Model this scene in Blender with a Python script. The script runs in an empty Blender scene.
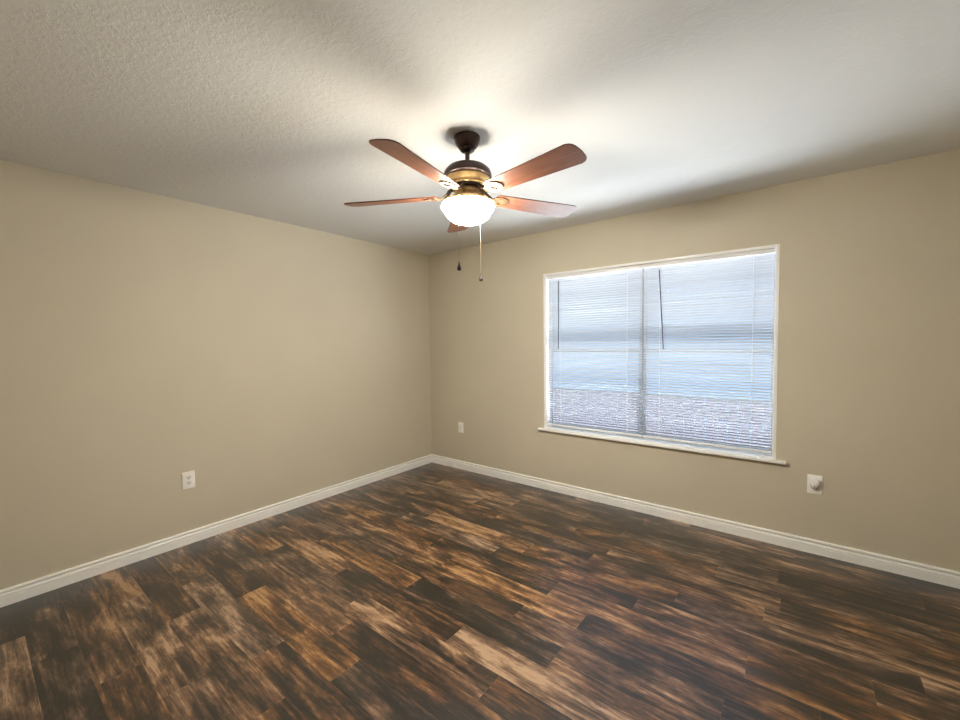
import bpy, bmesh, math, random
from mathutils import Vector, Matrix

S = bpy.context.scene
C = S.collection
rad = math.radians
random.seed(7)

# ------------------------------------------------------------------ camera
F_PX = 407.06
cam_d = bpy.data.cameras.new('camera')
cam_d.sensor_width = 36.0
cam_d.sensor_fit = 'HORIZONTAL'
cam_d.lens = F_PX / 960.0 * 36.0
cam_d.clip_start = 0.02
cam = bpy.data.objects.new('camera', cam_d)
C.objects.link(cam)
YAW, PITCH, ROLL = 0.66497, 0.0 - 0.04307, -0.01256
fw = Vector((-math.sin(YAW) * math.cos(PITCH), math.cos(YAW) * math.cos(PITCH), math.sin(PITCH)))
r0 = Vector((math.cos(YAW), math.sin(YAW), 0))
u0 = r0.cross(fw)
rt = r0 * math.cos(ROLL) + u0 * math.sin(ROLL)
up = -r0 * math.sin(ROLL) + u0 * math.cos(ROLL)
M = Matrix((rt, up, -fw)).transposed().to_4x4()
M.translation = Vector((3.42467, -3.41426, 1.41493))
cam.matrix_world = M
S.camera = cam

# ------------------------------------------------------------------ view, world, sun
S.view_settings.view_transform = 'Standard'
S.view_settings.look = 'None'
S.view_settings.gamma = 1.0
S.view_settings.use_curve_mapping = False
S.view_settings.exposure = 0.55
S.cycles.use_denoising = True
S.cycles.max_bounces = 16
S.cycles.diffuse_bounces = 10
S.cycles.glossy_bounces = 4
S.cycles.transmission_bounces = 8
S.cycles.transparent_max_bounces = 16
S.cycles.sample_clamp_indirect = 24.0
S.cycles.caustics_reflective = False
S.cycles.caustics_refractive = False
S.cycles.denoising_input_passes = 'RGB_ALBEDO_NORMAL'
S.cycles.denoising_prefilter = 'NONE'
S.cycles.denoising_quality = 'HIGH'
S.cycles.blur_glossy = 1.0
S.cycles.use_adaptive_sampling = False
S.cycles.use_guiding = True
S.cycles.use_surface_guiding = True
S.cycles.guiding_training_samples = 32

SKY_COL, SKY_STR = (0.45, 0.68, 1.0), 0.92
SUN_STR, SUN_EL, SUN_AZ = 55.0, 75.0, 186.0
LAMP_COL, LAMP_STR = (1.0, 0.92, 0.78), 205.0

w = bpy.data.worlds.new('world')
S.world = w
w.use_nodes = True
bg = w.node_tree.nodes['Background']
bg.inputs['Color'].default_value = (*SKY_COL, 1)
bg.inputs['Strength'].default_value = SKY_STR

sd = bpy.data.lights.new('sun', 'SUN')
sd.energy = SUN_STR
sd.angle = rad(0.6)
sd.color = (0.86, 0.92, 1.0)
sun = bpy.data.objects.new('sun', sd)
C.objects.link(sun)
sun.location = (2.4, 6, 8)
sv = Vector((math.sin(rad(SUN_AZ)) * math.cos(rad(SUN_EL)), math.cos(rad(SUN_AZ)) * math.cos(rad(SUN_EL)), math.sin(rad(SUN_EL))))
sun.rotation_euler = sv.to_track_quat('Z', 'Y').to_euler()

# ------------------------------------------------------------------ material helpers
def mat(name):
    m = bpy.data.materials.new(name)
    m.use_nodes = True
    nt = m.node_tree
    return m, nt, nt.nodes['Principled BSDF']

def nd(nt, typ, **kw):
    n = nt.nodes.new(typ)
    for k, v in kw.items():
        if k in n.inputs.keys():
            n.inputs[k].default_value = v
        else:
            setattr(n, k, v)
    return n

def plain(name, col, rough=0.5, metal=0.0, var=0.06, scale=30.0, bump=0.0, spec=0.5):
    """a procedural material: a base colour with slight noise variation and optional bump"""
    m, nt, b = mat(name)
    tc = nd(nt, 'ShaderNodeTexCoord')
    n = nd(nt, 'ShaderNodeTexNoise')
    n.inputs['Scale'].default_value = scale
    n.inputs['Detail'].default_value = 4
    nt.links.new(tc.outputs['Object'], n.inputs['Vector'])
    r = nd(nt, 'ShaderNodeValToRGB')
    r.color_ramp.elements[0].position = 0.3
    r.color_ramp.elements[1].position = 0.7
    r.color_ramp.elements[0].color = tuple(c * (1 - var) for c in col) + (1,)
    r.color_ramp.elements[1].color = tuple(min(1, c * (1 + var)) for c in col) + (1,)
    nt.links.new(n.outputs['Fac'], r.inputs['Fac'])
    nt.links.new(r.outputs['Color'], b.inputs['Base Color'])
    b.inputs['Roughness'].default_value = rough
    b.inputs['Metallic'].default_value = metal
    b.inputs['Specular IOR Level'].default_value = spec
    if bump:
        bp = nd(nt, 'ShaderNodeBump')
        bp.inputs['Strength'].default_value = bump
        bp.inputs['Distance'].default_value = 0.002
        nt.links.new(n.outputs['Fac'], bp.inputs['Height'])
        nt.links.new(bp.outputs['Normal'], b.inputs['Normal'])
    return m

def wall_material():
    m, nt, b = mat('beige_wall_paint')
    tc = nd(nt, 'ShaderNodeTexCoord')
    n1 = nd(nt, 'ShaderNodeTexNoise'); n1.inputs['Scale'].default_value = 90; n1.inputs['Detail'].default_value = 3
    n2 = nd(nt, 'ShaderNodeTexNoise'); n2.inputs['Scale'].default_value = 1.3; n2.inputs['Detail'].default_value = 2
    for n in (n1, n2):
        nt.links.new(tc.outputs['Object'], n.inputs['Vector'])
    r = nd(nt, 'ShaderNodeValToRGB')
    r.color_ramp.elements[0].position, r.color_ramp.elements[1].position = 0.3, 0.7
    r.color_ramp.elements[0].color = (*[c * 0.97 for c in WALL], 1)
    r.color_ramp.elements[1].color = (*[c * 1.03 for c in WALL], 1)
    nt.links.new(n2.outputs['Fac'], r.inputs['Fac'])
    nt.links.new(r.outputs['Color'], b.inputs['Base Color'])
    bp = nd(nt, 'ShaderNodeBump'); bp.inputs['Strength'].default_value = 0.35; bp.inputs['Distance'].default_value = 0.002
    nt.links.new(n1.outputs['Fac'], bp.inputs['Height'])
    nt.links.new(bp.outputs['Normal'], b.inputs['Normal'])
    b.inputs['Roughness'].default_value = 0.65
    b.inputs['Specular IOR Level'].default_value = 0.3
    return m

def ceiling_material():
    m, nt, b = mat('white_textured_ceiling_paint')
    tc = nd(nt, 'ShaderNodeTexCoord')
    n0 = nd(nt, 'ShaderNodeTexNoise'); n0.inputs['Scale'].default_value = 9; n0.inputs['Detail'].default_value = 3
    n1 = nd(nt, 'ShaderNodeTexNoise'); n1.inputs['Scale'].default_value = 42; n1.inputs['Detail'].default_value = 4
    n1.inputs['Roughness'].default_value = 0.6
    for n in (n0, n1):
        nt.links.new(tc.outputs['Object'], n.inputs['Vector'])
    r = nd(nt, 'ShaderNodeValToRGB')                       # knocked-down plateaus
    r.color_ramp.elements[0].position, r.color_ramp.elements[1].position = 0.44, 0.58
    nt.links.new(n1.outputs['Fac'], r.inputs['Fac'])
    mx = nd(nt, 'ShaderNodeMath', operation='MULTIPLY')
    nt.links.new(r.outputs['Color'], mx.inputs[0]); nt.links.new(n0.outputs['Fac'], mx.inputs[1])
    bp = nd(nt, 'ShaderNodeBump'); bp.inputs['Strength'].default_value = 0.34; bp.inputs['Distance'].default_value = 0.004
    nt.links.new(mx.outputs[0], bp.inputs['Height'])
    nt.links.new(bp.outputs['Normal'], b.inputs['Normal'])
    b.inputs['Base Color'].default_value = (*CEIL, 1)
    b.inputs['Roughness'].default_value = 0.8
    b.inputs['Specular IOR Level'].default_value = 0.2
    return m

def floor_material():
    m, nt, b = mat('distressed_wood_plank')
    L = nt.links.new
    tc = nd(nt, 'ShaderNodeTexCoord')
    at = nd(nt, 'ShaderNodeAttribute', attribute_name='plank')   # r tone, g and b random offsets
    sp = nd(nt, 'ShaderNodeSeparateColor')
    L(at.outputs['Color'], sp.inputs['Color'])
    off = nd(nt, 'ShaderNodeCombineXYZ')
    for k, i in (('Green', 0), ('Blue', 1)):
        mu = nd(nt, 'ShaderNodeMath', operation='MULTIPLY'); mu.inputs[1].default_value = 37.0
        L(sp.outputs[k], mu.inputs[0]); L(mu.outputs[0], off.inputs[i])
    add = nd(nt, 'ShaderNodeVectorMath', operation='ADD')
    L(tc.outputs['Object'], add.inputs[0]); L(off.outputs[0], add.inputs[1])
    def noise(sx, sy, det, rough=0.55, dist=0.0):
        mp = nd(nt, 'ShaderNodeMapping'); mp.inputs['Scale'].default_value = (sx, sy, 1)
        L(add.outputs[0], mp.inputs['Vector'])
        n = nd(nt, 'ShaderNodeTexNoise'); n.inputs['Scale'].default_value = 1.0
        n.inputs['Detail'].default_value = det; n.inputs['Roughness'].default_value = rough
        n.inputs['Distortion'].default_value = dist
        L(mp.outputs[0], n.inputs['Vector'])
        return n.outputs['Fac']
    blot = noise(2.6, 9.0, 3, 0.6, 0.6)
    streak = noise(2.2, 42.0, 4, 0.6, 0.3)
    grain = noise(14.0, 190.0, 3, 0.6)
    fleck = noise(30.0, 55.0, 3, 0.6)
    def math_(op, a, bb):
        n = nd(nt, 'ShaderNodeMath', operation=op)
        for i, v in enumerate((a, bb)):
            if isinstance(v, (int, float)): n.inputs[i].default_value = v
            else: L(v, n.inputs[i])
        return n.outputs[0]
    def cen(v, k):                                           # (v - .5) * k
        return math_('MULTIPLY', math_('SUBTRACT', v, 0.5), k)
    t = math_('ADD', sp.outputs['Red'], cen(blot, 2.1))
    t = math_('ADD', t, cen(streak, 1.25))
    t = math_('ADD', t, cen(grain, 0.65))
    t = math_('ADD', t, cen(fleck, 0.45))
    r = nd(nt, 'ShaderNodeValToRGB')
    cr = r.color_ramp
    cr.elements[0].position, cr.elements[0].color = 0.10, (*FL[0], 1)
    cr.elements[1].position, cr.elements[1].color = 0.95, (*FL[4], 1)
    for p, c in ((0.32, FL[1]), (0.52, FL[2]), (0.74, FL[3])):
        e = cr.elements.new(p); e.color = (*c, 1)
    L(t, r.inputs['Fac'])
    hs = nd(nt, 'ShaderNodeHueSaturation')
    sm = nd(nt, 'ShaderNodeMapRange'); sm.inputs['To Min'].default_value = 0.80; sm.inputs['To Max'].default_value = 1.18
    L(sp.outputs['Blue'], sm.inputs['Value']); L(sm.outputs[0], hs.inputs['Saturation'])
    L(r.outputs['Color'], hs.inputs['Color']); L(hs.outputs[0], b.inputs['Base Color'])
    rr = nd(nt, 'ShaderNodeMapRange'); rr.inputs['To Min'].default_value = 0.24; rr.inputs['To Max'].default_value = 0.38
    L(streak, rr.inputs['Value']); L(rr.outputs[0], b.inputs['Roughness'])
    bp = nd(nt, 'ShaderNodeBump'); bp.inputs['Strength'].default_value = 0.25; bp.inputs['Distance'].default_value = 0.0015
    L(math_('ADD', grain, streak), bp.inputs['Height'])
    L(bp.outputs['Normal'], b.inputs['Normal'])
    b.inputs['Specular IOR Level'].default_value = 0.5
    b.inputs['Coat Weight'].default_value = 0.6          # clear wear layer
    b.inputs['Coat Roughness'].default_value = 0.25
    b.inputs['Coat IOR'].default_value = 1.6
    return m

def blade_material():
    m, nt, b = mat('reddish_brown_fan_blade_wood')
    L = nt.links.new
    tc = nd(nt, 'ShaderNodeTexCoord')
    mp = nd(nt, 'ShaderNodeMapping'); mp.inputs['Scale'].default_value = (5, 60, 60)
    n = nd(nt, 'ShaderNodeTexNoise'); n.inputs['Scale'].default_value = 1.0; n.inputs['Detail'].default_value = 4
    L(tc.outputs['Object'], mp.inputs['Vector']); L(mp.outputs[0], n.inputs['Vector'])
    r = nd(nt, 'ShaderNodeValToRGB')
    r.color_ramp.elements[0].position, r.color_ramp.elements[1].position = 0.3, 0.7
    r.color_ramp.elements[0].color = (0.105, 0.036, 0.019, 1)
    r.color_ramp.elements[1].color = (0.180, 0.068, 0.036, 1)
    L(n.outputs['Fac'], r.inputs['Fac']); L(r.outputs['Color'], b.inputs['Base Color'])
    b.inputs['Roughness'].default_value = 0.36
    return m

def slat_material():
    """thin white vinyl: mostly diffuse, a little light passes through"""
    m, nt, b = mat('white_vinyl_slat')
    L = nt.links.new
    tc = nd(nt, 'ShaderNodeTexCoord')
    n = nd(nt, 'ShaderNodeTexNoise'); n.inputs['Scale'].default_value = 12
    L(tc.outputs['Object'], n.inputs['Vector'])
    r = nd(nt, 'ShaderNodeValToRGB')
    r.color_ramp.elements[0].color = (0.70, 0.71, 0.73, 1); r.color_ramp.elements[1].color = (0.75, 0.76, 0.78, 1)
    L(n.outputs['Fac'], r.inputs['Fac']); L(r.outputs['Color'], b.inputs['Base Color'])
    b.inputs['Roughness'].default_value = 0.45
    tr = nd(nt, 'ShaderNodeBsdfTranslucent'); tr.inputs['Color'].default_value = (0.82, 0.86, 0.92, 1)
    mx = nd(nt, 'ShaderNodeMixShader'); mx.inputs[0].default_value = SLAT_T
    L(b.outputs[0], mx.inputs[1]); L(tr.outputs[0], mx.inputs[2])
    L(mx.outputs[0], nt.nodes['Material Output'].inputs['Surface'])
    return m

def glass_material():
    """thin window pane: clear with a faint mirror reflection"""
    m, nt, b = mat('clear_window_glass')
    L = nt.links.new
    nt.nodes.remove(b)
    t = nd(nt, 'ShaderNodeBsdfTransparent'); t.inputs['Color'].default_value = (0.93, 0.96, 0.96, 1)
    g = nd(nt, 'ShaderNodeBsdfGlossy'); g.inputs['Roughness'].default_value = 0.02
    lw = nd(nt, 'ShaderNodeFresnel'); lw.inputs['IOR'].default_value = 1.18
    mx = nd(nt, 'ShaderNodeMixShader')
    L(lw.outputs[0], mx.inputs[0]); L(t.outputs[0], mx.inputs[1]); L(g.outputs[0], mx.inputs[2])
    L(mx.outputs[0], nt.nodes['Material Output'].inputs['Surface'])
    return m

def lamp_material():
    m, nt, b = mat('lit_frosted_glass_shade')
    L = nt.links.new
    tc = nd(nt, 'ShaderNodeTexCoord')
    n = nd(nt, 'ShaderNodeTexNoise'); n.inputs['Scale'].default_value = 9
    L(tc.outputs['Object'], n.inputs['Vector'])
    r = nd(nt, 'ShaderNodeMapRange'); r.inputs['To Min'].default_value = LAMP_STR * 0.9; r.inputs['To Max'].default_value = LAMP_STR * 1.1
    L(n.outputs['Fac'], r.inputs['Value'])
    b.inputs['Base Color'].default_value = (0.9, 0.86, 0.72, 1)
    b.inputs['Roughness'].default_value = 0.3
    b.inputs['Emission Color'].default_value = (*LAMP_COL, 1)
    L(r.outputs[0], b.inputs['Emission Strength'])
    return m

WALL = (0.562, 0.515, 0.413)
CEIL = (0.70, 0.705, 0.70)
SLAT_T = 0.30
FL = [(0.0052, 0.0035, 0.0027), (0.023, 0.0125, 0.0076), (0.080, 0.039, 0.0200), (0.190, 0.100, 0.049), (0.380, 0.235, 0.132)]

M_WALL = wall_material()
M_CEIL = ceiling_material()
M_FLOOR = floor_material()
M_BLADE = blade_material()
M_SLAT = slat_material()
M_GLASS = glass_material()
M_LAMP = lamp_material()
M_FROST = plain('frosted_glass_inner_face', (0.85, 0.80, 0.66), 0.5, var=0.03, scale=20)
M_TRIM = plain('white_semi_gloss_trim_paint', (0.88, 0.88, 0.87), 0.5, var=0.02, scale=8)
M_VINYL = plain('shade_greyed_vinyl', (0.34, 0.37, 0.42), 0.5, var=0.02, scale=10)  # white vinyl, greyed to paint in its backlit shade
M_RAIL = plain('white_enamel_blind_rail', (0.80, 0.80, 0.80), 0.4, var=0.02, scale=10)
M_CORD = plain('white_ladder_cord', (0.85, 0.86, 0.88), 0.8, var=0.05, scale=300)
M_WAND = plain('smoky_clear_wand_plastic', (0.07, 0.08, 0.10), 0.2, var=0.05, scale=40)
M_PLATE = plain('white_outlet_plastic', (0.90, 0.89, 0.87), 0.35, var=0.02, scale=40)
M_SOCKET = plain('outlet_face_plastic', (0.80, 0.79, 0.78), 0.4, var=0.02, scale=40)
M_SLOT_SHADOW = plain('dark_slot_and_shadow', (0.02, 0.02, 0.02), 0.6, var=0.1, scale=80)
M_PLUG = plain('glossy_white_plug_plastic', (0.86, 0.86, 0.86), 0.25, var=0.02, scale=40)
M_BRONZE = plain('oil_rubbed_bronze_metal', (0.055, 0.032, 0.028), 0.32, 0.55, var=0.15, scale=45)
M_LIT_BRONZE = plain('lamplit_bronze_metal', (0.50, 0.34, 0.15), 0.38, 0.5, var=0.15, scale=60)  # the same bronze, with golden lamplight painted into its colour
M_BRACKET = plain('dark_bronze_blade_bracket', (0.06, 0.034, 0.015), 0.5, 0.2, var=0.15, scale=60)
M_CHAIN = plain('brass_bead_chain', (0.12, 0.09, 0.055), 0.4, 0.6, var=0.1, scale=200)
M_FOB = plain('dark_wood_pull_fob', (0.010, 0.006, 0.005), 0.35, var=0.2, scale=120)
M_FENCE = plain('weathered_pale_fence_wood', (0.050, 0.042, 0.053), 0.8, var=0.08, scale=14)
M_PATIO = plain('sunlit_concrete_ground', (0.62, 0.61, 0.59), 0.9, var=0.12, scale=3, bump=0.3)

# ------------------------------------------------------------------ mesh helpers
def obj(name, bm, m, parent=None, smooth=None, loc=None):
    """link a bmesh as ONE mesh object"""
    bmesh.ops.recalc_face_normals(bm, faces=bm.faces)
    me = bpy.data.meshes.new(name)
    bm.to_mesh(me); bm.free()
    for mm in (m if isinstance(m, (list, tuple)) else [m]):
        me.materials.append(mm)
    if smooth is not None:
        me.polygons.foreach_set('use_smooth', [True] * len(me.polygons))
        me.set_sharp_from_angle(angle=rad(smooth))
    o = bpy.data.objects.new(name, me)
    C.objects.link(o)
    if parent: o.parent = parent
    if loc: o.location = loc
    return o

def bx(bm, x0, x1, y0, y1, z0, z1, bev=0.0, seg=2):
    r = bmesh.ops.create_cube(bm, size=1)
    vs = r['verts']
    for v in vs:
        v.co = Vector(((x0 + x1) / 2 + v.co.x * (x1 - x0), (y0 + y1) / 2 + v.co.y * (y1 - y0), (z0 + z1) / 2 + v.co.z * (z1 - z0)))
    if bev:
        es = list({e for v in vs for e in v.link_edges})
        bmesh.ops.bevel(bm, geom=es, offset=bev, segments=seg, affect='EDGES', profile=0.5)

def lathe(bm, prof, n=48, cx=0, cy=0, cap=True):
    """spin a list of (radius, z) about the vertical"""
    rings = []
    for (r, z) in prof:
        if r < 1e-5:
            rings.append([bm.verts.new((cx, cy, z))])
        else:
            rings.append([bm.verts.new((cx + r * math.cos(2 * math.pi * i / n), cy + r * math.sin(2 * math.pi * i / n), z)) for i in range(n)])
    for a, b in zip(rings, rings[1:]):
        for i in range(n):
            j = (i + 1) % n
            if len(a) == 1 and len(b) == 1: continue
            if len(a) == 1: bm.faces.new((a[0], b[i], b[j]))
            elif len(b) == 1: bm.faces.new((a[i], a[j], b[0]))
            else: bm.faces.new((a[i], a[j], b[j], b[i]))
    if cap:
        for rg in (rings[0], rings[-1]):
            if len(rg) > 1: bm.faces.new(rg)

def tube(bm, pts, r, n=10):
    """a round bar through points"""
    pts = [Vector(p) for p in pts]
    prev = None
    rings = []
    for i, p in enumerate(pts):
        d = (pts[min(i + 1, len(pts) - 1)] - pts[max(i - 1, 0)]).normalized()
        a = d.orthogonal().normalized() if prev is None else (prev - d * prev.dot(d)).normalized()
        prev = a
        b = d.cross(a)
        rr = r[i] if isinstance(r, (list, tuple)) else r
        rings.append([bm.verts.new(p + (a * math.cos(2 * math.pi * k / n) + b * math.sin(2 * math.pi * k / n)) * rr) for k in range(n)])
    for A, B in zip(rings, rings[1:]):
        for k in range(n):
            j = (k + 1) % n
            bm.faces.new((A[k], A[j], B[j], B[k]))
    bm.faces.new(rings[0]); bm.faces.new(rings[-1])

def extrude_profile(bm, prof, p0, p1, mapf):
    """sweep a closed 2-D profile between two ends; mapf(end, a, b) gives the 3-D point"""
    A = [bm.verts.new(mapf(p0, a, b)) for a, b in prof]
    B = [bm.verts.new(mapf(p1, a, b)) for a, b in prof]
    n = len(prof)
    for i in range(n):
        j = (i + 1) % n
        bm.faces.new((A[i], A[j], B[j], B[i]))
    bm.faces.new(A); bm.faces.new(B)

def prism(bm, outline, z0, z1):
    """a plan outline [(x, y)] given thickness"""
    A = [bm.verts.new((x, y, z0)) for x, y in outline]
    B = [bm.verts.new((x, y, z1)) for x, y in outline]
    n = len(outline)
    for i in range(n):
        j = (i + 1) % n
        bm.faces.new((A[i], A[j], B[j], B[i]))
    bm.faces.new(A); bm.faces.new(B)

def tag(o, label=None, cat=None, group=None, kind=None):
    if label: o['label'] = label
    if cat: o['category'] = cat
    if group: o['group'] = group
    if kind: o['kind'] = kind
    return o

def thing(name, loc, label, cat, group=None, kind=None):
    o = bpy.data.objects.new(name, None)
    o.empty_display_size = 0.05
    C.objects.link(o)
    o.location = loc
    return tag(o, label, cat, group, kind)

# ------------------------------------------------------------------ the room
RX, RY, H = 4.30, -3.85, 2.44          # right wall, rear wall, ceiling
T = 0.15                               # wall thickness
WX0, WX1, WZ0, WZ1 = 1.537, 3.296, 0.588, 2.036   # window opening

bm = bmesh.new()
bx(bm, -T, 0, RY - T, T, -0.1, H)
tag(obj('wall_left', bm, M_WALL), 'plain beige wall on the left of the photo', 'wall', kind='structure')

bm = bmesh.new()                        # window wall: a ring of faces around the opening
def ring_wall(bm, x0, x1, z0, z1, ox0, ox1, oz0, oz1, y0, y1):
    o = [(x0, z0), (x1, z0), (x1, z1), (x0, z1)]
    i = [(ox0, oz0), (ox1, oz0), (ox1, oz1), (ox0, oz1)]
    V = {}
    for y in (y0, y1):
        V[y] = ([bm.verts.new((a, y, b)) for a, b in o], [bm.verts.new((a, y, b)) for a, b in i])
    for k in range(4):
        j = (k + 1) % 4
        for y in (y0, y1):
            bm.faces.new((V[y][0][k], V[y][0][j], V[y][1][j], V[y][1][k]))
        bm.faces.new((V[y0][0][k], V[y0][0][j], V[y1][0][j], V[y1][0][k]))
        bm.faces.new((V[y0][1][k], V[y0][1][j], V[y1][1][j], V[y1][1][k]))
ring_wall(bm, 0, RX, -0.1, H, WX0, WX1, WZ0, WZ1, 0, T)
tag(obj('wall_back', bm, M_WALL), 'beige wall with the window in it', 'wall', kind='structure')

bm = bmesh.new()
bx(bm, RX, RX + T, RY - T, T, -0.1, H)
tag(obj('wall_right', bm, M_WALL), 'beige wall to the right of the window wall', 'wall', kind='structure')
bm = bmesh.new()
bx(bm, 0, RX, RY - T, RY, -0.1, H)
tag(obj('wall_front', bm, M_WALL), 'beige wall behind the photographer', 'wall', kind='structure')

bm = bmesh.new()
bx(bm, -T, RX + T, RY - T, T, H, H + 0.12)
tag(obj('ceiling', bm, M_CEIL), 'white ceiling with a knockdown texture', 'ceiling', kind='structure')

# plank floor: one mesh, each plank a bevelled face with its own tone
PW, PL = 0.1523, 0.93
JOINT = {5: 3.305, 7: 2.754, 8: 3.267, 9: 2.583, 11: 2.585, 12: 2.13, 14: 1.658, 15: 1.898}
TONE = {(5, 3.3): .60, (5, 2.4): .42, (7, 2.8): .55, (7, 1.8): .35, (8, 3.3): .60, (8, 2.3): .60, (8, 1.4): .33, (9, 2.6): .40, (9, 1.7): .66,
        (11, 2.6): .50, (11, 1.7): .25, (11, 0.7): .58, (12, 2.1): .64, (12, 1.2): .30, (12, 0.3): .66, (14, 1.7): .27, (14, 0.7): .60,
        (15, 1.9): .34, (15, 1.0): .66}
def build_floor():
    bm = bmesh.new()
    col = bm.loops.layers.float_color.new('plank')
    rnd = random.Random(11)
    r, prev = 0, 0.3
    rows = int((-RY) / PW) + 2
    for k in range(-1, rows):
        y1 = min(-(0.515 + k) * PW, 0.0) if k >= 0 else 0.0
        y0 = max(-(0.515 + k + 1) * PW, RY)
        if y1 <= y0: continue
        if k in JOINT: j0 = JOINT[k]
        else: j0 = prev + PL * rnd.choice((0.34, 0.42, 0.58, 0.68))
        prev = j0
        x = j0 - math.ceil(j0 / PL) * PL
        while x < RX:
            a, b = max(x, 0.0), min(x + PL, RX)
            idx = round((x - (j0 % PL)) / PL)
            if b - a > 0.004:
                tone = TONE.get((k, round(x, 1)), None)
                if tone is None: tone = min(0.86, max(0.12, rnd.gauss(0.45, 0.13)))
                c = (tone, rnd.random(), rnd.random(), 1)
                g, e = 0.0006, 0.0026
                o = [(a + g, y0 + g), (b - g, y0 + g), (b - g, y1 - g), (a + g, y1 - g)]
                i = [(a + e, y0 + e), (b - e, y0 + e), (b - e, y1 - e), (a + e, y1 - e)]
                O = [bm.verts.new((px, py, -0.0002)) for px, py in o]
                I = [bm.verts.new((px, py, 0.0)) for px, py in i]
                fs = [bm.faces.new(I)]
                for q in range(4):
                    fs.append(bm.faces.new((O[q], O[(q + 1) % 4], I[(q + 1) % 4], I[q])))
                for f in fs:
                    cc = c if f is fs[0] else (min(1, tone + 0.12), c[1], c[2], 1)      # lighter arris
                    for lp in f.loops: lp[col] = cc
            x += PL
    n0 = len(bm.faces)
    bx(bm, -T, RX + T, RY - T, T, -0.1, -0.0013)
    bm.faces.ensure_lookup_table()
    for f in bm.faces[n0:]:
        for lp in f.loops: lp[col] = (0.0, 0.3, 0.3, 1)
    o = obj('floor', bm, M_FLOOR)
    return tag(o, 'dark and tan distressed wood plank floor', 'floor', kind='structure')
build_floor()

# baseboards: a moulded profile (depth from the wall, height)
BB = [(0, 0), (0.0140, 0), (0.0140, 0.0440), (0.0100, 0.0445), (0.0100, 0.0475), (0.0140, 0.0485), (0.0140, 0.0580), (0.0128, 0.0640),
      (0.0105, 0.0672), (0.0035, 0.0680), (0.0035, 0.0755), (0.0120, 0.0765), (0.0135, 0.0790), (0.0135, 0.0850), (0.0115, 0.0895), (0.0070, 0.0916), (0, 0.0916)]
def baseboard(name, p0, p1, mapf, label):
    bm = bmesh.new()
    extrude_profile(bm, BB, p0, p1, mapf)
    return tag(obj(name, bm, M_TRIM, smooth=30), label, 'baseboard', kind='structure')
baseboard('baseboard_left', 0, 1, lambda e, d, z: (d, (-d if e == 0 else RY + d), z), 'white moulded baseboard along the left wall')
baseboard('baseboard_back', 0, 1, lambda e, d, z: ((d if e == 0 else RX - d), -d, z), 'white moulded baseboard under the window')
baseboard('baseboard_right', 0, 1, lambda e, d, z: (RX - d, (-d if e == 0 else RY + d), z), 'white moulded baseboard along the right wall')
baseboard('baseboard_front', 0, 1, lambda e, d, z: ((d if e == 0 else RX - d), RY + d, z), 'white moulded baseboard behind the photographer')

# ------------------------------------------------------------------ window_1
win = thing('window_1', ((WX0 + WX1) / 2, 0, WZ0), 'wide white twin window behind the blinds', 'window', kind='structure')
wl = Vector(win.location)
def wpart(name, bm, m, parent=None, smooth=None):
    """parts built in room coordinates, hung on the window's Empty"""
    o = obj(name, bm, m, parent or win, smooth)
    bpy_off = wl if parent is None else Vector((0, 0, 0))
    for v in o.data.vertices: v.co -= wl
    return o

def frame_ring(bm, x0, x1, z0, z1, wd, y0, y1, wt=None, wb=None, bev=0.002):
    wt = wd if wt is None else wt
    wb = wd if wb is None else wb
    bx(bm, x0, x0 + wd, y0, y1, z0, z1, bev)
    bx(bm, x1 - wd, x1, y0, y1, z0, z1, bev)
    if wt: bx(bm, x0 + wd, x1 - wd, y0, y1, z1 - wt, z1, bev)
    if wb: bx(bm, x0 + wd, x1 - wd, y0, y1, z0, z0 + wb, bev)

# thin white edge trim on the wall face and the lining of the opening
bm = bmesh.new()
bx(bm, WX0 - 0.017, WX0, -0.004, 0.0, WZ0, WZ1 + 0.013, 0.001)
bx(bm, WX1, WX1 + 0.017, -0.004, 0.0, WZ0, WZ1 + 0.013, 0.001)
bx(bm, WX0, WX1, -0.004, 0.0, WZ1, WZ1 + 0.013, 0.001)
wpart('edge_trim', bm, M_TRIM)
bm = bmesh.new()
frame_ring(bm, WX0, WX1, WZ0, WZ1, 0.005, 0.0, 0.085, 0.005, 0, 0.0005)
wpart('reveal_lining', bm, M_TRIM)
# sill (stool) that projects into the room
bm = bmesh.new()
bx(bm, 1.463, 3.371, -0.030, -0.0002, WZ0 - 0.021, WZ0 - 0.001, 0.005, 3)
bx(bm, WX0 + 0.0005, WX1 - 0.0005, -0.010, 0.085, WZ0, WZ0 + 0.0045, 0.001)
wpart('window_sill', bm, M_TRIM, smooth=40)

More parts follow.
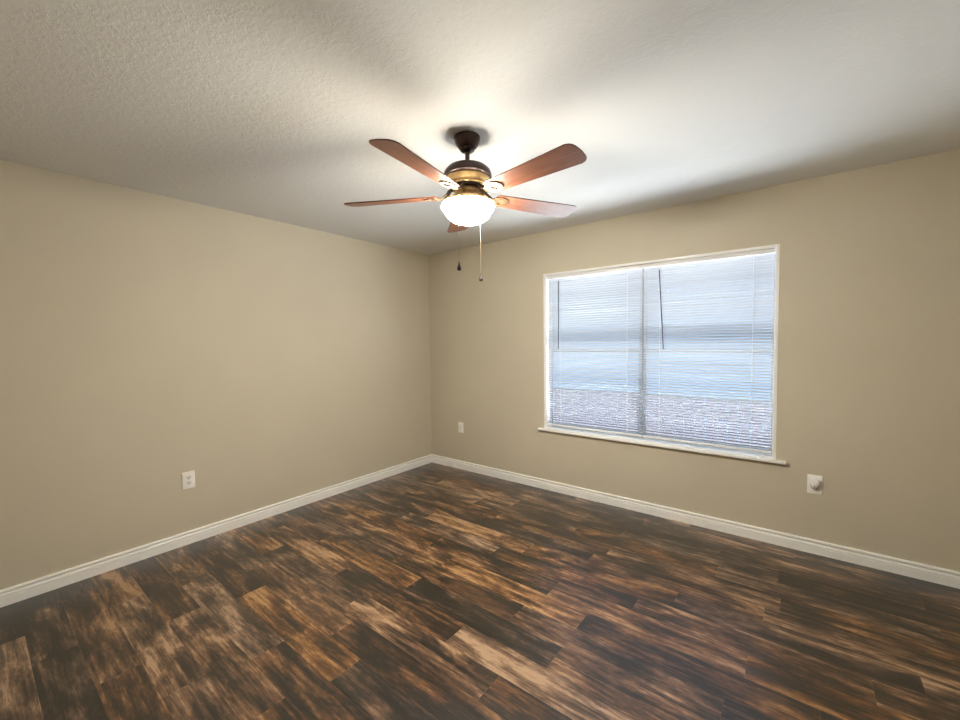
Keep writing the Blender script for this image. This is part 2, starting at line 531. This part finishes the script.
# vinyl frame, centre mullion, two double-hung units
FY0, FY1 = 0.088, 0.148
XM = (WX0 + WX1) / 2
XU = XM - 0.020                                # mullion between the two units
bm = bmesh.new()
frame_ring(bm, WX0, WX1, WZ0, WZ1, 0.010, FY0, FY1)
wpart('window_frame', bm, M_TRIM)
bm = bmesh.new()
bx(bm, XU - 0.016, XU + 0.016, FY0 - 0.004, FY1, WZ0 + 0.010, WZ1 - 0.010, 0.002)
wpart('mullion', bm, M_VINYL)
ZM = 1.325
for (a, b) in ((WX0 + 0.010, XU - 0.016), (XU + 0.016, WX1 - 0.010)):
    for (z0, z1, y0, y1) in ((WZ0 + 0.010, ZM + 0.016, 0.094, 0.116), (ZM - 0.016, WZ1 - 0.010, 0.120, 0.142)):
        bm = bmesh.new()
        frame_ring(bm, a + 0.001, b - 0.001, z0 + 0.001, z1 - 0.001, 0.014, y0, y1, 0.030, 0.030)
        sash = wpart('sash', bm, M_VINYL)
        zc = (z0 + z1) / 2
        bm = bmesh.new()
        bx(bm, a + 0.0155, b - 0.0155, y0 + 0.006, y1 - 0.006, zc - 0.009, zc + 0.009, 0.002)
        mo = wpart('muntin', bm, M_VINYL, sash)
        bm = bmesh.new()
        ym = (y0 + y1) / 2
        vs = [bm.verts.new(p) for p in ((a + 0.014, ym, z0 + 0.030), (b - 0.014, ym, z0 + 0.030), (b - 0.014, ym, z1 - 0.030), (a + 0.014, ym, z1 - 0.030))]
        bm.faces.new(vs)
        wpart('glass_pane', bm, M_GLASS, sash)

# ------------------------------------------------------------------ the two blinds inside the recess
SW, PITCH_S, TILT = 0.025, 0.0206, 42.0
YB = 0.036                                    # blind's centre plane, behind the wall face
ZT, ZB = 1.990, 0.652                         # first and last slat
def make_blind(x0, x1, label):
    root = thing('window_blind', ((x0 + x1) / 2, YB, WZ0 + 0.0045), label, 'blind', 'white mini blinds in the window')
    o0 = Vector(root.location)
    def part(name, bm, m, parent=None, smooth=None):
        o = obj(name, bm, m, parent or root, smooth)
        for v in o.data.vertices: v.co -= o0
        return o
    bm = bmesh.new()                          # head rail: an open steel channel
    bx(bm, x0, x1, YB - 0.0125, YB + 0.0125, WZ1 - 0.034, WZ1 - 0.008, 0.002)
    bx(bm, x0, x1, YB - 0.0150, YB - 0.0127, WZ1 - 0.036, WZ1 - 0.031, 0.0008)
    part('head_rail', bm, M_RAIL, smooth=30)
    bm = bmesh.new()                          # slats: shallow crowned strips, room-side edge up
    ca, sa = math.cos(rad(TILT)), math.sin(rad(TILT))
    n = int(round((ZT - ZB) / PITCH_S)) + 1
    rnd = random.Random(int(x0 * 100))
    for k in range(n):
        z = ZT - k * (ZT - ZB) / (n - 1)
        top, bot = [], []
        jit = rnd.uniform(-0.05, 0.05)
        c2, s2 = math.cos(rad(TILT) + jit), math.sin(rad(TILT) + jit)
        for q in range(5):
            u = (q / 4 - 0.5) * SW            # -: room side
            crown = 0.0016 * (1 - (2 * q / 4 - 1) ** 2)
            for lst, dz in ((top, 0.0002), (bot, -0.0002)):
                h = crown + dz
                lst.append((YB + u * c2 + h * s2, z - u * s2 + h * c2))
        ringp = top + bot[::-1]
        A = [bm.verts.new((x0 + 0.003, y, zz)) for y, zz in ringp]
        B = [bm.verts.new((x1 - 0.003, y, zz)) for y, zz in ringp]
        m_ = len(ringp)
        for i in range(m_):
            j = (i + 1) % m_
            bm.faces.new((A[i], A[j], B[j], B[i]))
        bm.faces.new(A); bm.faces.new(B)
    part('slats', bm, M_SLAT, smooth=60)
    bm = bmesh.new()
    bx(bm, x0 + 0.003, x1 - 0.003, YB - 0.012, YB + 0.012, ZB - 0.034, ZB - 0.020, 0.003)
    part('bottom_rail', bm, M_RAIL, smooth=40)
    for fr in (0.15, 0.86):
        cx = x0 + fr * (x1 - x0)
        bm = bmesh.new()
        for yy in (YB - 0.0118, YB + 0.0118):
            tube(bm, [(cx, yy, WZ1 - 0.036), (cx, yy, 1.3), (cx, yy, ZB - 0.021)], 0.0016, 6)
        bx(bm, cx - 0.003, cx + 0.003, YB - 0.0132, YB - 0.0126, ZB - 0.034, ZB - 0.021)
        part('ladder_cord', bm, M_CORD)
    wx = x0 + 0.122 if x0 < 2 else x0 + 0.128
    bm = bmesh.new()                          # tilt wand on its hook
    lean = 0.0 if x0 < 2 else 0.034
    yw = YB - 0.024
    tube(bm, [(wx, yw, 1.972), (wx + lean, yw - 0.002, 1.345)], 0.0042, 6)
    wd = part('tilt_wand', bm, M_WAND, smooth=20)
    bm = bmesh.new()
    tube(bm, [(wx, YB - 0.016, 1.998), (wx, yw, 1.990), (wx, yw, 1.968)], 0.0022, 8)
    part('wand_hook', bm, M_RAIL, wd)
    return root
make_blind(WX0 + 0.008, XM - 0.002, 'left one of two white mini blinds, wand near the jamb')
make_blind(XM + 0.002, WX1 - 0.008, 'right one of two white mini blinds, wand near middle of window')

# ------------------------------------------------------------------ ceiling fan with its light
FX, FYY = 2.101, -1.808
fan = thing('ceiling_fan', (FX, FYY, H), 'dark bronze five-blade ceiling fan with lit glass bowl light', 'ceiling fan')
def fz(z): return z - H + (0.006 if z < 2.31 else 0.0)
def fp(name, prof, m, parent=None, n=64, smooth=35, cap=True):
    bm = bmesh.new()
    lathe(bm, [(r, fz(z)) for r, z in prof], n, cap=cap)
    return obj(name, bm, m, parent or fan, smooth)

# canopy bell, its hanger ball collar, rod
fp('canopy', [(0.064, 2.4396), (0.066, 2.437), (0.066, 2.430), (0.063, 2.418), (0.056, 2.402), (0.048, 2.391), (0.043, 2.386)], M_BRONZE)
fp('hanger_collar', [(0.036, 2.3858), (0.0375, 2.382), (0.036, 2.376), (0.030, 2.369), (0.018, 2.365)], M_BRONZE)
fp('downrod', [(0.0115, 2.3655), (0.0115, 2.300)], M_BRONZE, n=24)
motor = fp('motor_housing', [(0.020, 2.3000), (0.040, 2.2985), (0.072, 2.293), (0.100, 2.280), (0.115, 2.264), (0.1205, 2.246), (0.1195, 2.236), (0.112, 2.231)], M_BRONZE)
fp('housing_band', [(0.108, 2.2308), (0.112, 2.226), (0.110, 2.216), (0.100, 2.206), (0.096, 2.200), (0.096, 2.194), (0.088, 2.190)], M_LIT_BRONZE, motor)
fp('flywheel', [(0.078, 2.1898), (0.082, 2.186), (0.082, 2.178), (0.070, 2.174)], M_BRONZE)
fp('switch_housing', [(0.064, 2.1738), (0.066, 2.170), (0.066, 2.155), (0.060, 2.148), (0.058, 2.138), (0.062, 2.131)], M_LIT_BRONZE)

# fitter that carries the bowl: a ring joined to the housing by curved arms
bm = bmesh.new()
lathe(bm, [(0.062, fz(2.1308)), (0.090, fz(2.127)), (0.110, fz(2.123)), (0.119, fz(2.117)), (0.121, fz(2.110)), (0.118, fz(2.108)), (0.060, fz(2.112))], 64)  # closed pan, added to keep the bowl's light off the ceiling
for k in range(4):
    a = rad(20 + 90 * k)
    d = Vector((math.cos(a), math.sin(a), 0))
    tube(bm, [d * 0.066 + Vector((0, 0, fz(2.160))), d * 0.084 + Vector((0, 0, fz(2.150))), d * 0.094 + Vector((0, 0, fz(2.124)))], 0.006, 8)
fitter = obj('light_fitter', bm, M_LIT_BRONZE, fan, 35)
# bulged bowl shade
bowl_out = [(0.104, 2.1065), (0.120, 2.1055), (0.130, 2.101), (0.1335, 2.092), (0.1315, 2.082), (0.125, 2.073), (0.119, 2.066),
            (0.114, 2.058), (0.105, 2.042), (0.092, 2.030), (0.075, 2.020), (0.053, 2.0125), (0.030, 2.009), (0.0, 2.008)]
bowl_in = [(r - 0.004 if r > 0.01 else 0.0, z + 0.0035) for r, z in bowl_out[1:]][::-1]
bm = bmesh.new()
lathe(bm, [(r, fz(z)) for r, z in bowl_out + bowl_in], 48, cap=False)
bm.faces.index_update()                                 # the inner face of the glass is plain frosted white
n_out = (len(bowl_out) - 1) * 48
for f in bm.faces: f.material_index = 0 if f.index < n_out else 1
tag(obj('lamp_shade', bm, [M_LAMP, M_FROST], fan, 60), 'glowing cream glass bowl')

# five blades, each with its bracket
def blade_outline():
    pts = []
    R0, R1 = 0.150, 0.656
    w0, w1 = 0.049, 0.068
    pts.append((R0, -w0 + 0.012)); pts.append((R0 + 0.010, -w0))
    rc = 0.036
    for k in range(0, 9):
        a = rad(-90 + 90 * k / 8)
        pts.append((R1 - rc - 0.004 + rc * math.cos(a), -w1 + rc + rc * math.sin(a)))
    pts.append((R1, 0))
    for k in range(0, 9):
        a = rad(0 + 90 * k / 8)
        pts.append((R1 - rc - 0.004 + rc * math.cos(a), w1 - rc + rc * math.sin(a)))
    pts.append((R0 + 0.010, w0)); pts.append((R0, w0 - 0.012))
    return pts
BT = 0.0055
bm = bmesh.new()
prism(bm, blade_outline(), 0, BT)
es = [e for e in bm.edges if abs(e.verts[0].co.z - e.verts[1].co.z) < 1e-6]
bmesh.ops.bevel(bm, geom=es, offset=0.0012, segments=2, affect='EDGES')
blade0 = obj('blade', bm, M_BLADE, fan, 40)
# bracket: a spoon plate under the blade root with an oval opening, and an arm to the flywheel
bm = bmesh.new()
n = 40
outer, inner = [], []
for k in range(n):
    a = 2 * math.pi * k / n
    ux, uy = math.cos(a), math.sin(a)
    outer.append((0.178 + (0.052 if ux > 0 else 0.060) * ux, 0.040 * uy * (1.0 if ux > -0.2 else 1 - 0.45 * (-ux - 0.2))))
    inner.append((0.188 + 0.020 * ux, 0.020 * uy))
zA, zB = -0.0052, -0.0003
Vs = []
for ol, zz in ((outer, zA), (outer, zB), (inner, zA), (inner, zB)):
    Vs.append([bm.verts.new((x, y, zz)) for x, y in ol])
for k in range(n):
    j = (k + 1) % n
    bm.faces.new((Vs[0][k], Vs[0][j], Vs[1][j], Vs[1][k]))
    bm.faces.new((Vs[2][k], Vs[2][j], Vs[3][j], Vs[3][k]))
    bm.faces.new((Vs[0][k], Vs[0][j], Vs[2][j], Vs[2][k]))
    bm.faces.new((Vs[1][k], Vs[1][j], Vs[3][j], Vs[3][k]))
for s in (-1, 1):
    tube(bm, [(0.072, 0.012 * s, 0.040), (0.092, 0.014 * s, 0.030), (0.108, 0.017 * s, 0.010), (0.128, 0.016 * s, -0.002)], [0.0065, 0.0065, 0.0065, 0.005], 8)
br0 = obj('blade_bracket', bm, M_BRACKET, blade0, 35)
screws = []
for (sx, sy) in ((0.218, 0.0), (0.168, 0.026), (0.168, -0.026)):
    bm = bmesh.new()
    lathe(bm, [(0.0, -0.0078), (0.003, -0.0074), (0.0045, -0.0053), (0.0045, -0.0050)], 14, sx, sy)
    screws.append(obj('screw', bm, M_BRONZE, blade0, 35))
BLADE_Z, BPITCH = 2.143, 12.0
for k in range(5):
    a = rad(-8 + 72 * k)
    mtx = Matrix.Translation((0, 0, fz(BLADE_Z))) @ Matrix.Rotation(a, 4, 'Z') @ Matrix.Rotation(rad(-BPITCH), 4, 'X')
    if k == 0:
        b = blade0
    else:
        b = blade0.copy(); C.objects.link(b); b.parent = fan
        for ch in [br0] + screws:
            c = ch.copy(); C.objects.link(c); c.parent = b
    b.matrix_local = mtx

# two pull chains
vt = Vector((0.635, -0.772, 0)); vr = Vector((0.787, 0.617, 0))
def chain(off, zt, zb, name='pull_chain'):
    bm = bmesh.new()
    d = off.normalized()
    p0 = d * 0.060 + Vector((0, 0, fz(2.150)))
    p1 = d * 0.118 + Vector((0, 0, fz(2.119)))
    p2 = off + Vector((0, 0, fz(2.104)))
    p3 = off + Vector((0, 0, fz(2.085)))
    p4 = off + Vector((0, 0, fz(zb)))
    pts = [p0, p1, p2, p3, p4]
    tube(bm, pts, 0.0007, 6)
    for a, b in zip(pts, pts[1:]):
        m_ = max(1, int((b - a).length / 0.0045))
        for k in range(m_):
            p = a.lerp(b, k / m_)
            r = bmesh.ops.create_icosphere(bm, subdivisions=1, radius=0.0012, matrix=Matrix.Translation(p))
    o = obj(name, bm, M_CHAIN, fan, 60)
    bm = bmesh.new()
    prof = [(0.0, zb + 0.004), (0.003, zb + 0.002), (0.0035, zb - 0.008), (0.0080, zb - 0.020), (0.0105, zb - 0.030), (0.0090, zb - 0.037), (0.0, zb - 0.041)]
    lathe(bm, [(r, fz(z)) for r, z in prof], 20, off.x, off.y)
    tag(obj('fob', bm, M_FOB, o, 40), 'dark wooden teardrop fob')
    return o
chain(vt * 0.132 - vr * 0.046, 2.1, 1.790)
chain(-vt * 0.122 + vr * 0.064, 2.1, 1.776)

# ------------------------------------------------------------------ wall outlets
def rounded_plate(bm, w_, h_, d_, bev):
    bx(bm, -w_ / 2, w_ / 2, 0, d_, -h_ / 2, h_ / 2, bev, 3)
def socket_face(parent, zc, y):
    bm = bmesh.new()
    pts = []
    for k in range(24):
        a = 2 * math.pi * k / 24
        pts.append((0.0165 * math.cos(a) * 1.05, max(-0.0135, min(0.0135, 0.0165 * math.sin(a)))))
    A = [bm.verts.new((x, y, zc + z)) for x, z in pts]
    B = [bm.verts.new((x, y + 0.0018, zc + z)) for x, z in pts]
    for i in range(24):
        j = (i + 1) % 24
        bm.faces.new((A[i], A[j], B[j], B[i]))
    bm.faces.new(A); bm.faces.new(B)
    s = obj('socket_face', bm, M_SOCKET, parent, 30)
    bm = bmesh.new()
    for (cx, w_, h_) in ((-0.0068, 0.0034, 0.0095), (0.0068, 0.0034, 0.0080)):
        bx(bm, cx - w_ / 2, cx + w_ / 2, y + 0.0016, y + 0.0022, zc + 0.0035 - h_ / 2, zc + 0.0035 + h_ / 2)
    r = bmesh.ops.create_cone(bm, cap_ends=True, segments=14, radius1=0.0034, radius2=0.0034, depth=0.0006,
                              matrix=Matrix.Translation((0, y + 0.0019, zc - 0.0065)) @ Matrix.Rotation(rad(90), 4, 'X'))
    obj('slots', bm, M_SLOT_SHADOW, s)
def outlet(loc, rotz, label, kind, w_=0.078, h_=0.124):
    # local +y points into the room
    root = thing('wall_outlet' if kind != 'blank' else 'wall_plate', loc, label, 'outlet' if kind != 'blank' else 'wall plate')
    root.rotation_euler = (0, 0, rotz)
    bm = bmesh.new()
    rounded_plate(bm, w_, h_, 0.006, 0.0025)
    obj('cover_plate', bm, M_PLATE, root, 30)
    if kind == 'duplex':
        socket_face(root, 0.0195, 0.0058); socket_face(root, -0.0195, 0.0058)
        bm = bmesh.new()
        bmesh.ops.create_cone(bm, cap_ends=True, segments=16, radius1=0.003, radius2=0.0025, depth=0.0012,
                              matrix=Matrix.Translation((0, 0.0064, 0)) @ Matrix.Rotation(rad(-90), 4, 'X'))
        obj('screw', bm, M_RAIL, root, 30)
    else:
        bm = bmesh.new()
        bx(bm, -0.017, 0.017, 0.0058, 0.0078, -0.034, 0.034, 0.0015)
        obj('insert_panel', bm, M_SOCKET, root, 30)
    return root
outlet((0.0, -2.446, 0.457), rad(-90), 'white double outlet low on the left wall', 'duplex')
outlet((0.467, 0.0, 0.469), rad(180), 'small white wall plate near corner, left of the window', 'blank', 0.074, 0.116)
outlet((3.521, 0.0, 0.458), rad(180), 'white outlet right of window with a plug-in device in it', 'duplex')

# plug-in device in the upper socket of the right outlet
pd = thing('plug_in_device', (3.519, -0.0080, 0.474), 'rounded white plug-in device in the outlet right of the window', 'plug-in')
pd.rotation_euler = (0, 0, rad(180))
def egg(bm, wx, dy, hz, cy, cz, taper):
    bmesh.ops.create_uvsphere(bm, u_segments=28, v_segments=18, radius=1.0)
    for v in bm.verts:
        t = v.co.z
        v.co = Vector((v.co.x * wx * (1 + taper * t), cy + v.co.y * dy, cz + t * hz))
bm = bmesh.new()
egg(bm, 0.026, 0.0125, 0.038, 0.0170, 0.0, 0.20)
obj('body', bm, M_PLUG, pd, 80)
bm = bmesh.new()
egg(bm, 0.025, 0.0090, 0.036, 0.0092, -0.0075, 0.10)  # dark egg set lower, in place of the shadow beneath the body
tag(obj('base', bm, M_SLOT_SHADOW, pd, 80), 'dark shape standing in for the shadow below the white body')
bm = bmesh.new()
lathe(bm, [(0.0, 0.0), (0.0064, 0.0), (0.0070, 0.0015), (0.0, 0.002)], 3)
for v in bm.verts: v.co = Vector((v.co.x, 0.0262 + v.co.z, -0.0200 + v.co.y))
tag(obj('vent', bm, M_SLOT_SHADOW, pd, 40), 'small dark vent')

# ------------------------------------------------------------------ outside the window
GRADE = -0.70
bm = bmesh.new()
bx(bm, -12, 17, T + 0.01, 4.6, GRADE - 0.1, GRADE)
tag(obj('patio_ground', bm, M_PATIO), 'pale ground outside the window', 'ground', kind='structure')

FNY = 4.3
fence = thing('picket_fence', (2.4, FNY, GRADE), 'wooden picket fence outside, seen through the lower blind slats', 'fence')
f0 = Vector(fence.location)
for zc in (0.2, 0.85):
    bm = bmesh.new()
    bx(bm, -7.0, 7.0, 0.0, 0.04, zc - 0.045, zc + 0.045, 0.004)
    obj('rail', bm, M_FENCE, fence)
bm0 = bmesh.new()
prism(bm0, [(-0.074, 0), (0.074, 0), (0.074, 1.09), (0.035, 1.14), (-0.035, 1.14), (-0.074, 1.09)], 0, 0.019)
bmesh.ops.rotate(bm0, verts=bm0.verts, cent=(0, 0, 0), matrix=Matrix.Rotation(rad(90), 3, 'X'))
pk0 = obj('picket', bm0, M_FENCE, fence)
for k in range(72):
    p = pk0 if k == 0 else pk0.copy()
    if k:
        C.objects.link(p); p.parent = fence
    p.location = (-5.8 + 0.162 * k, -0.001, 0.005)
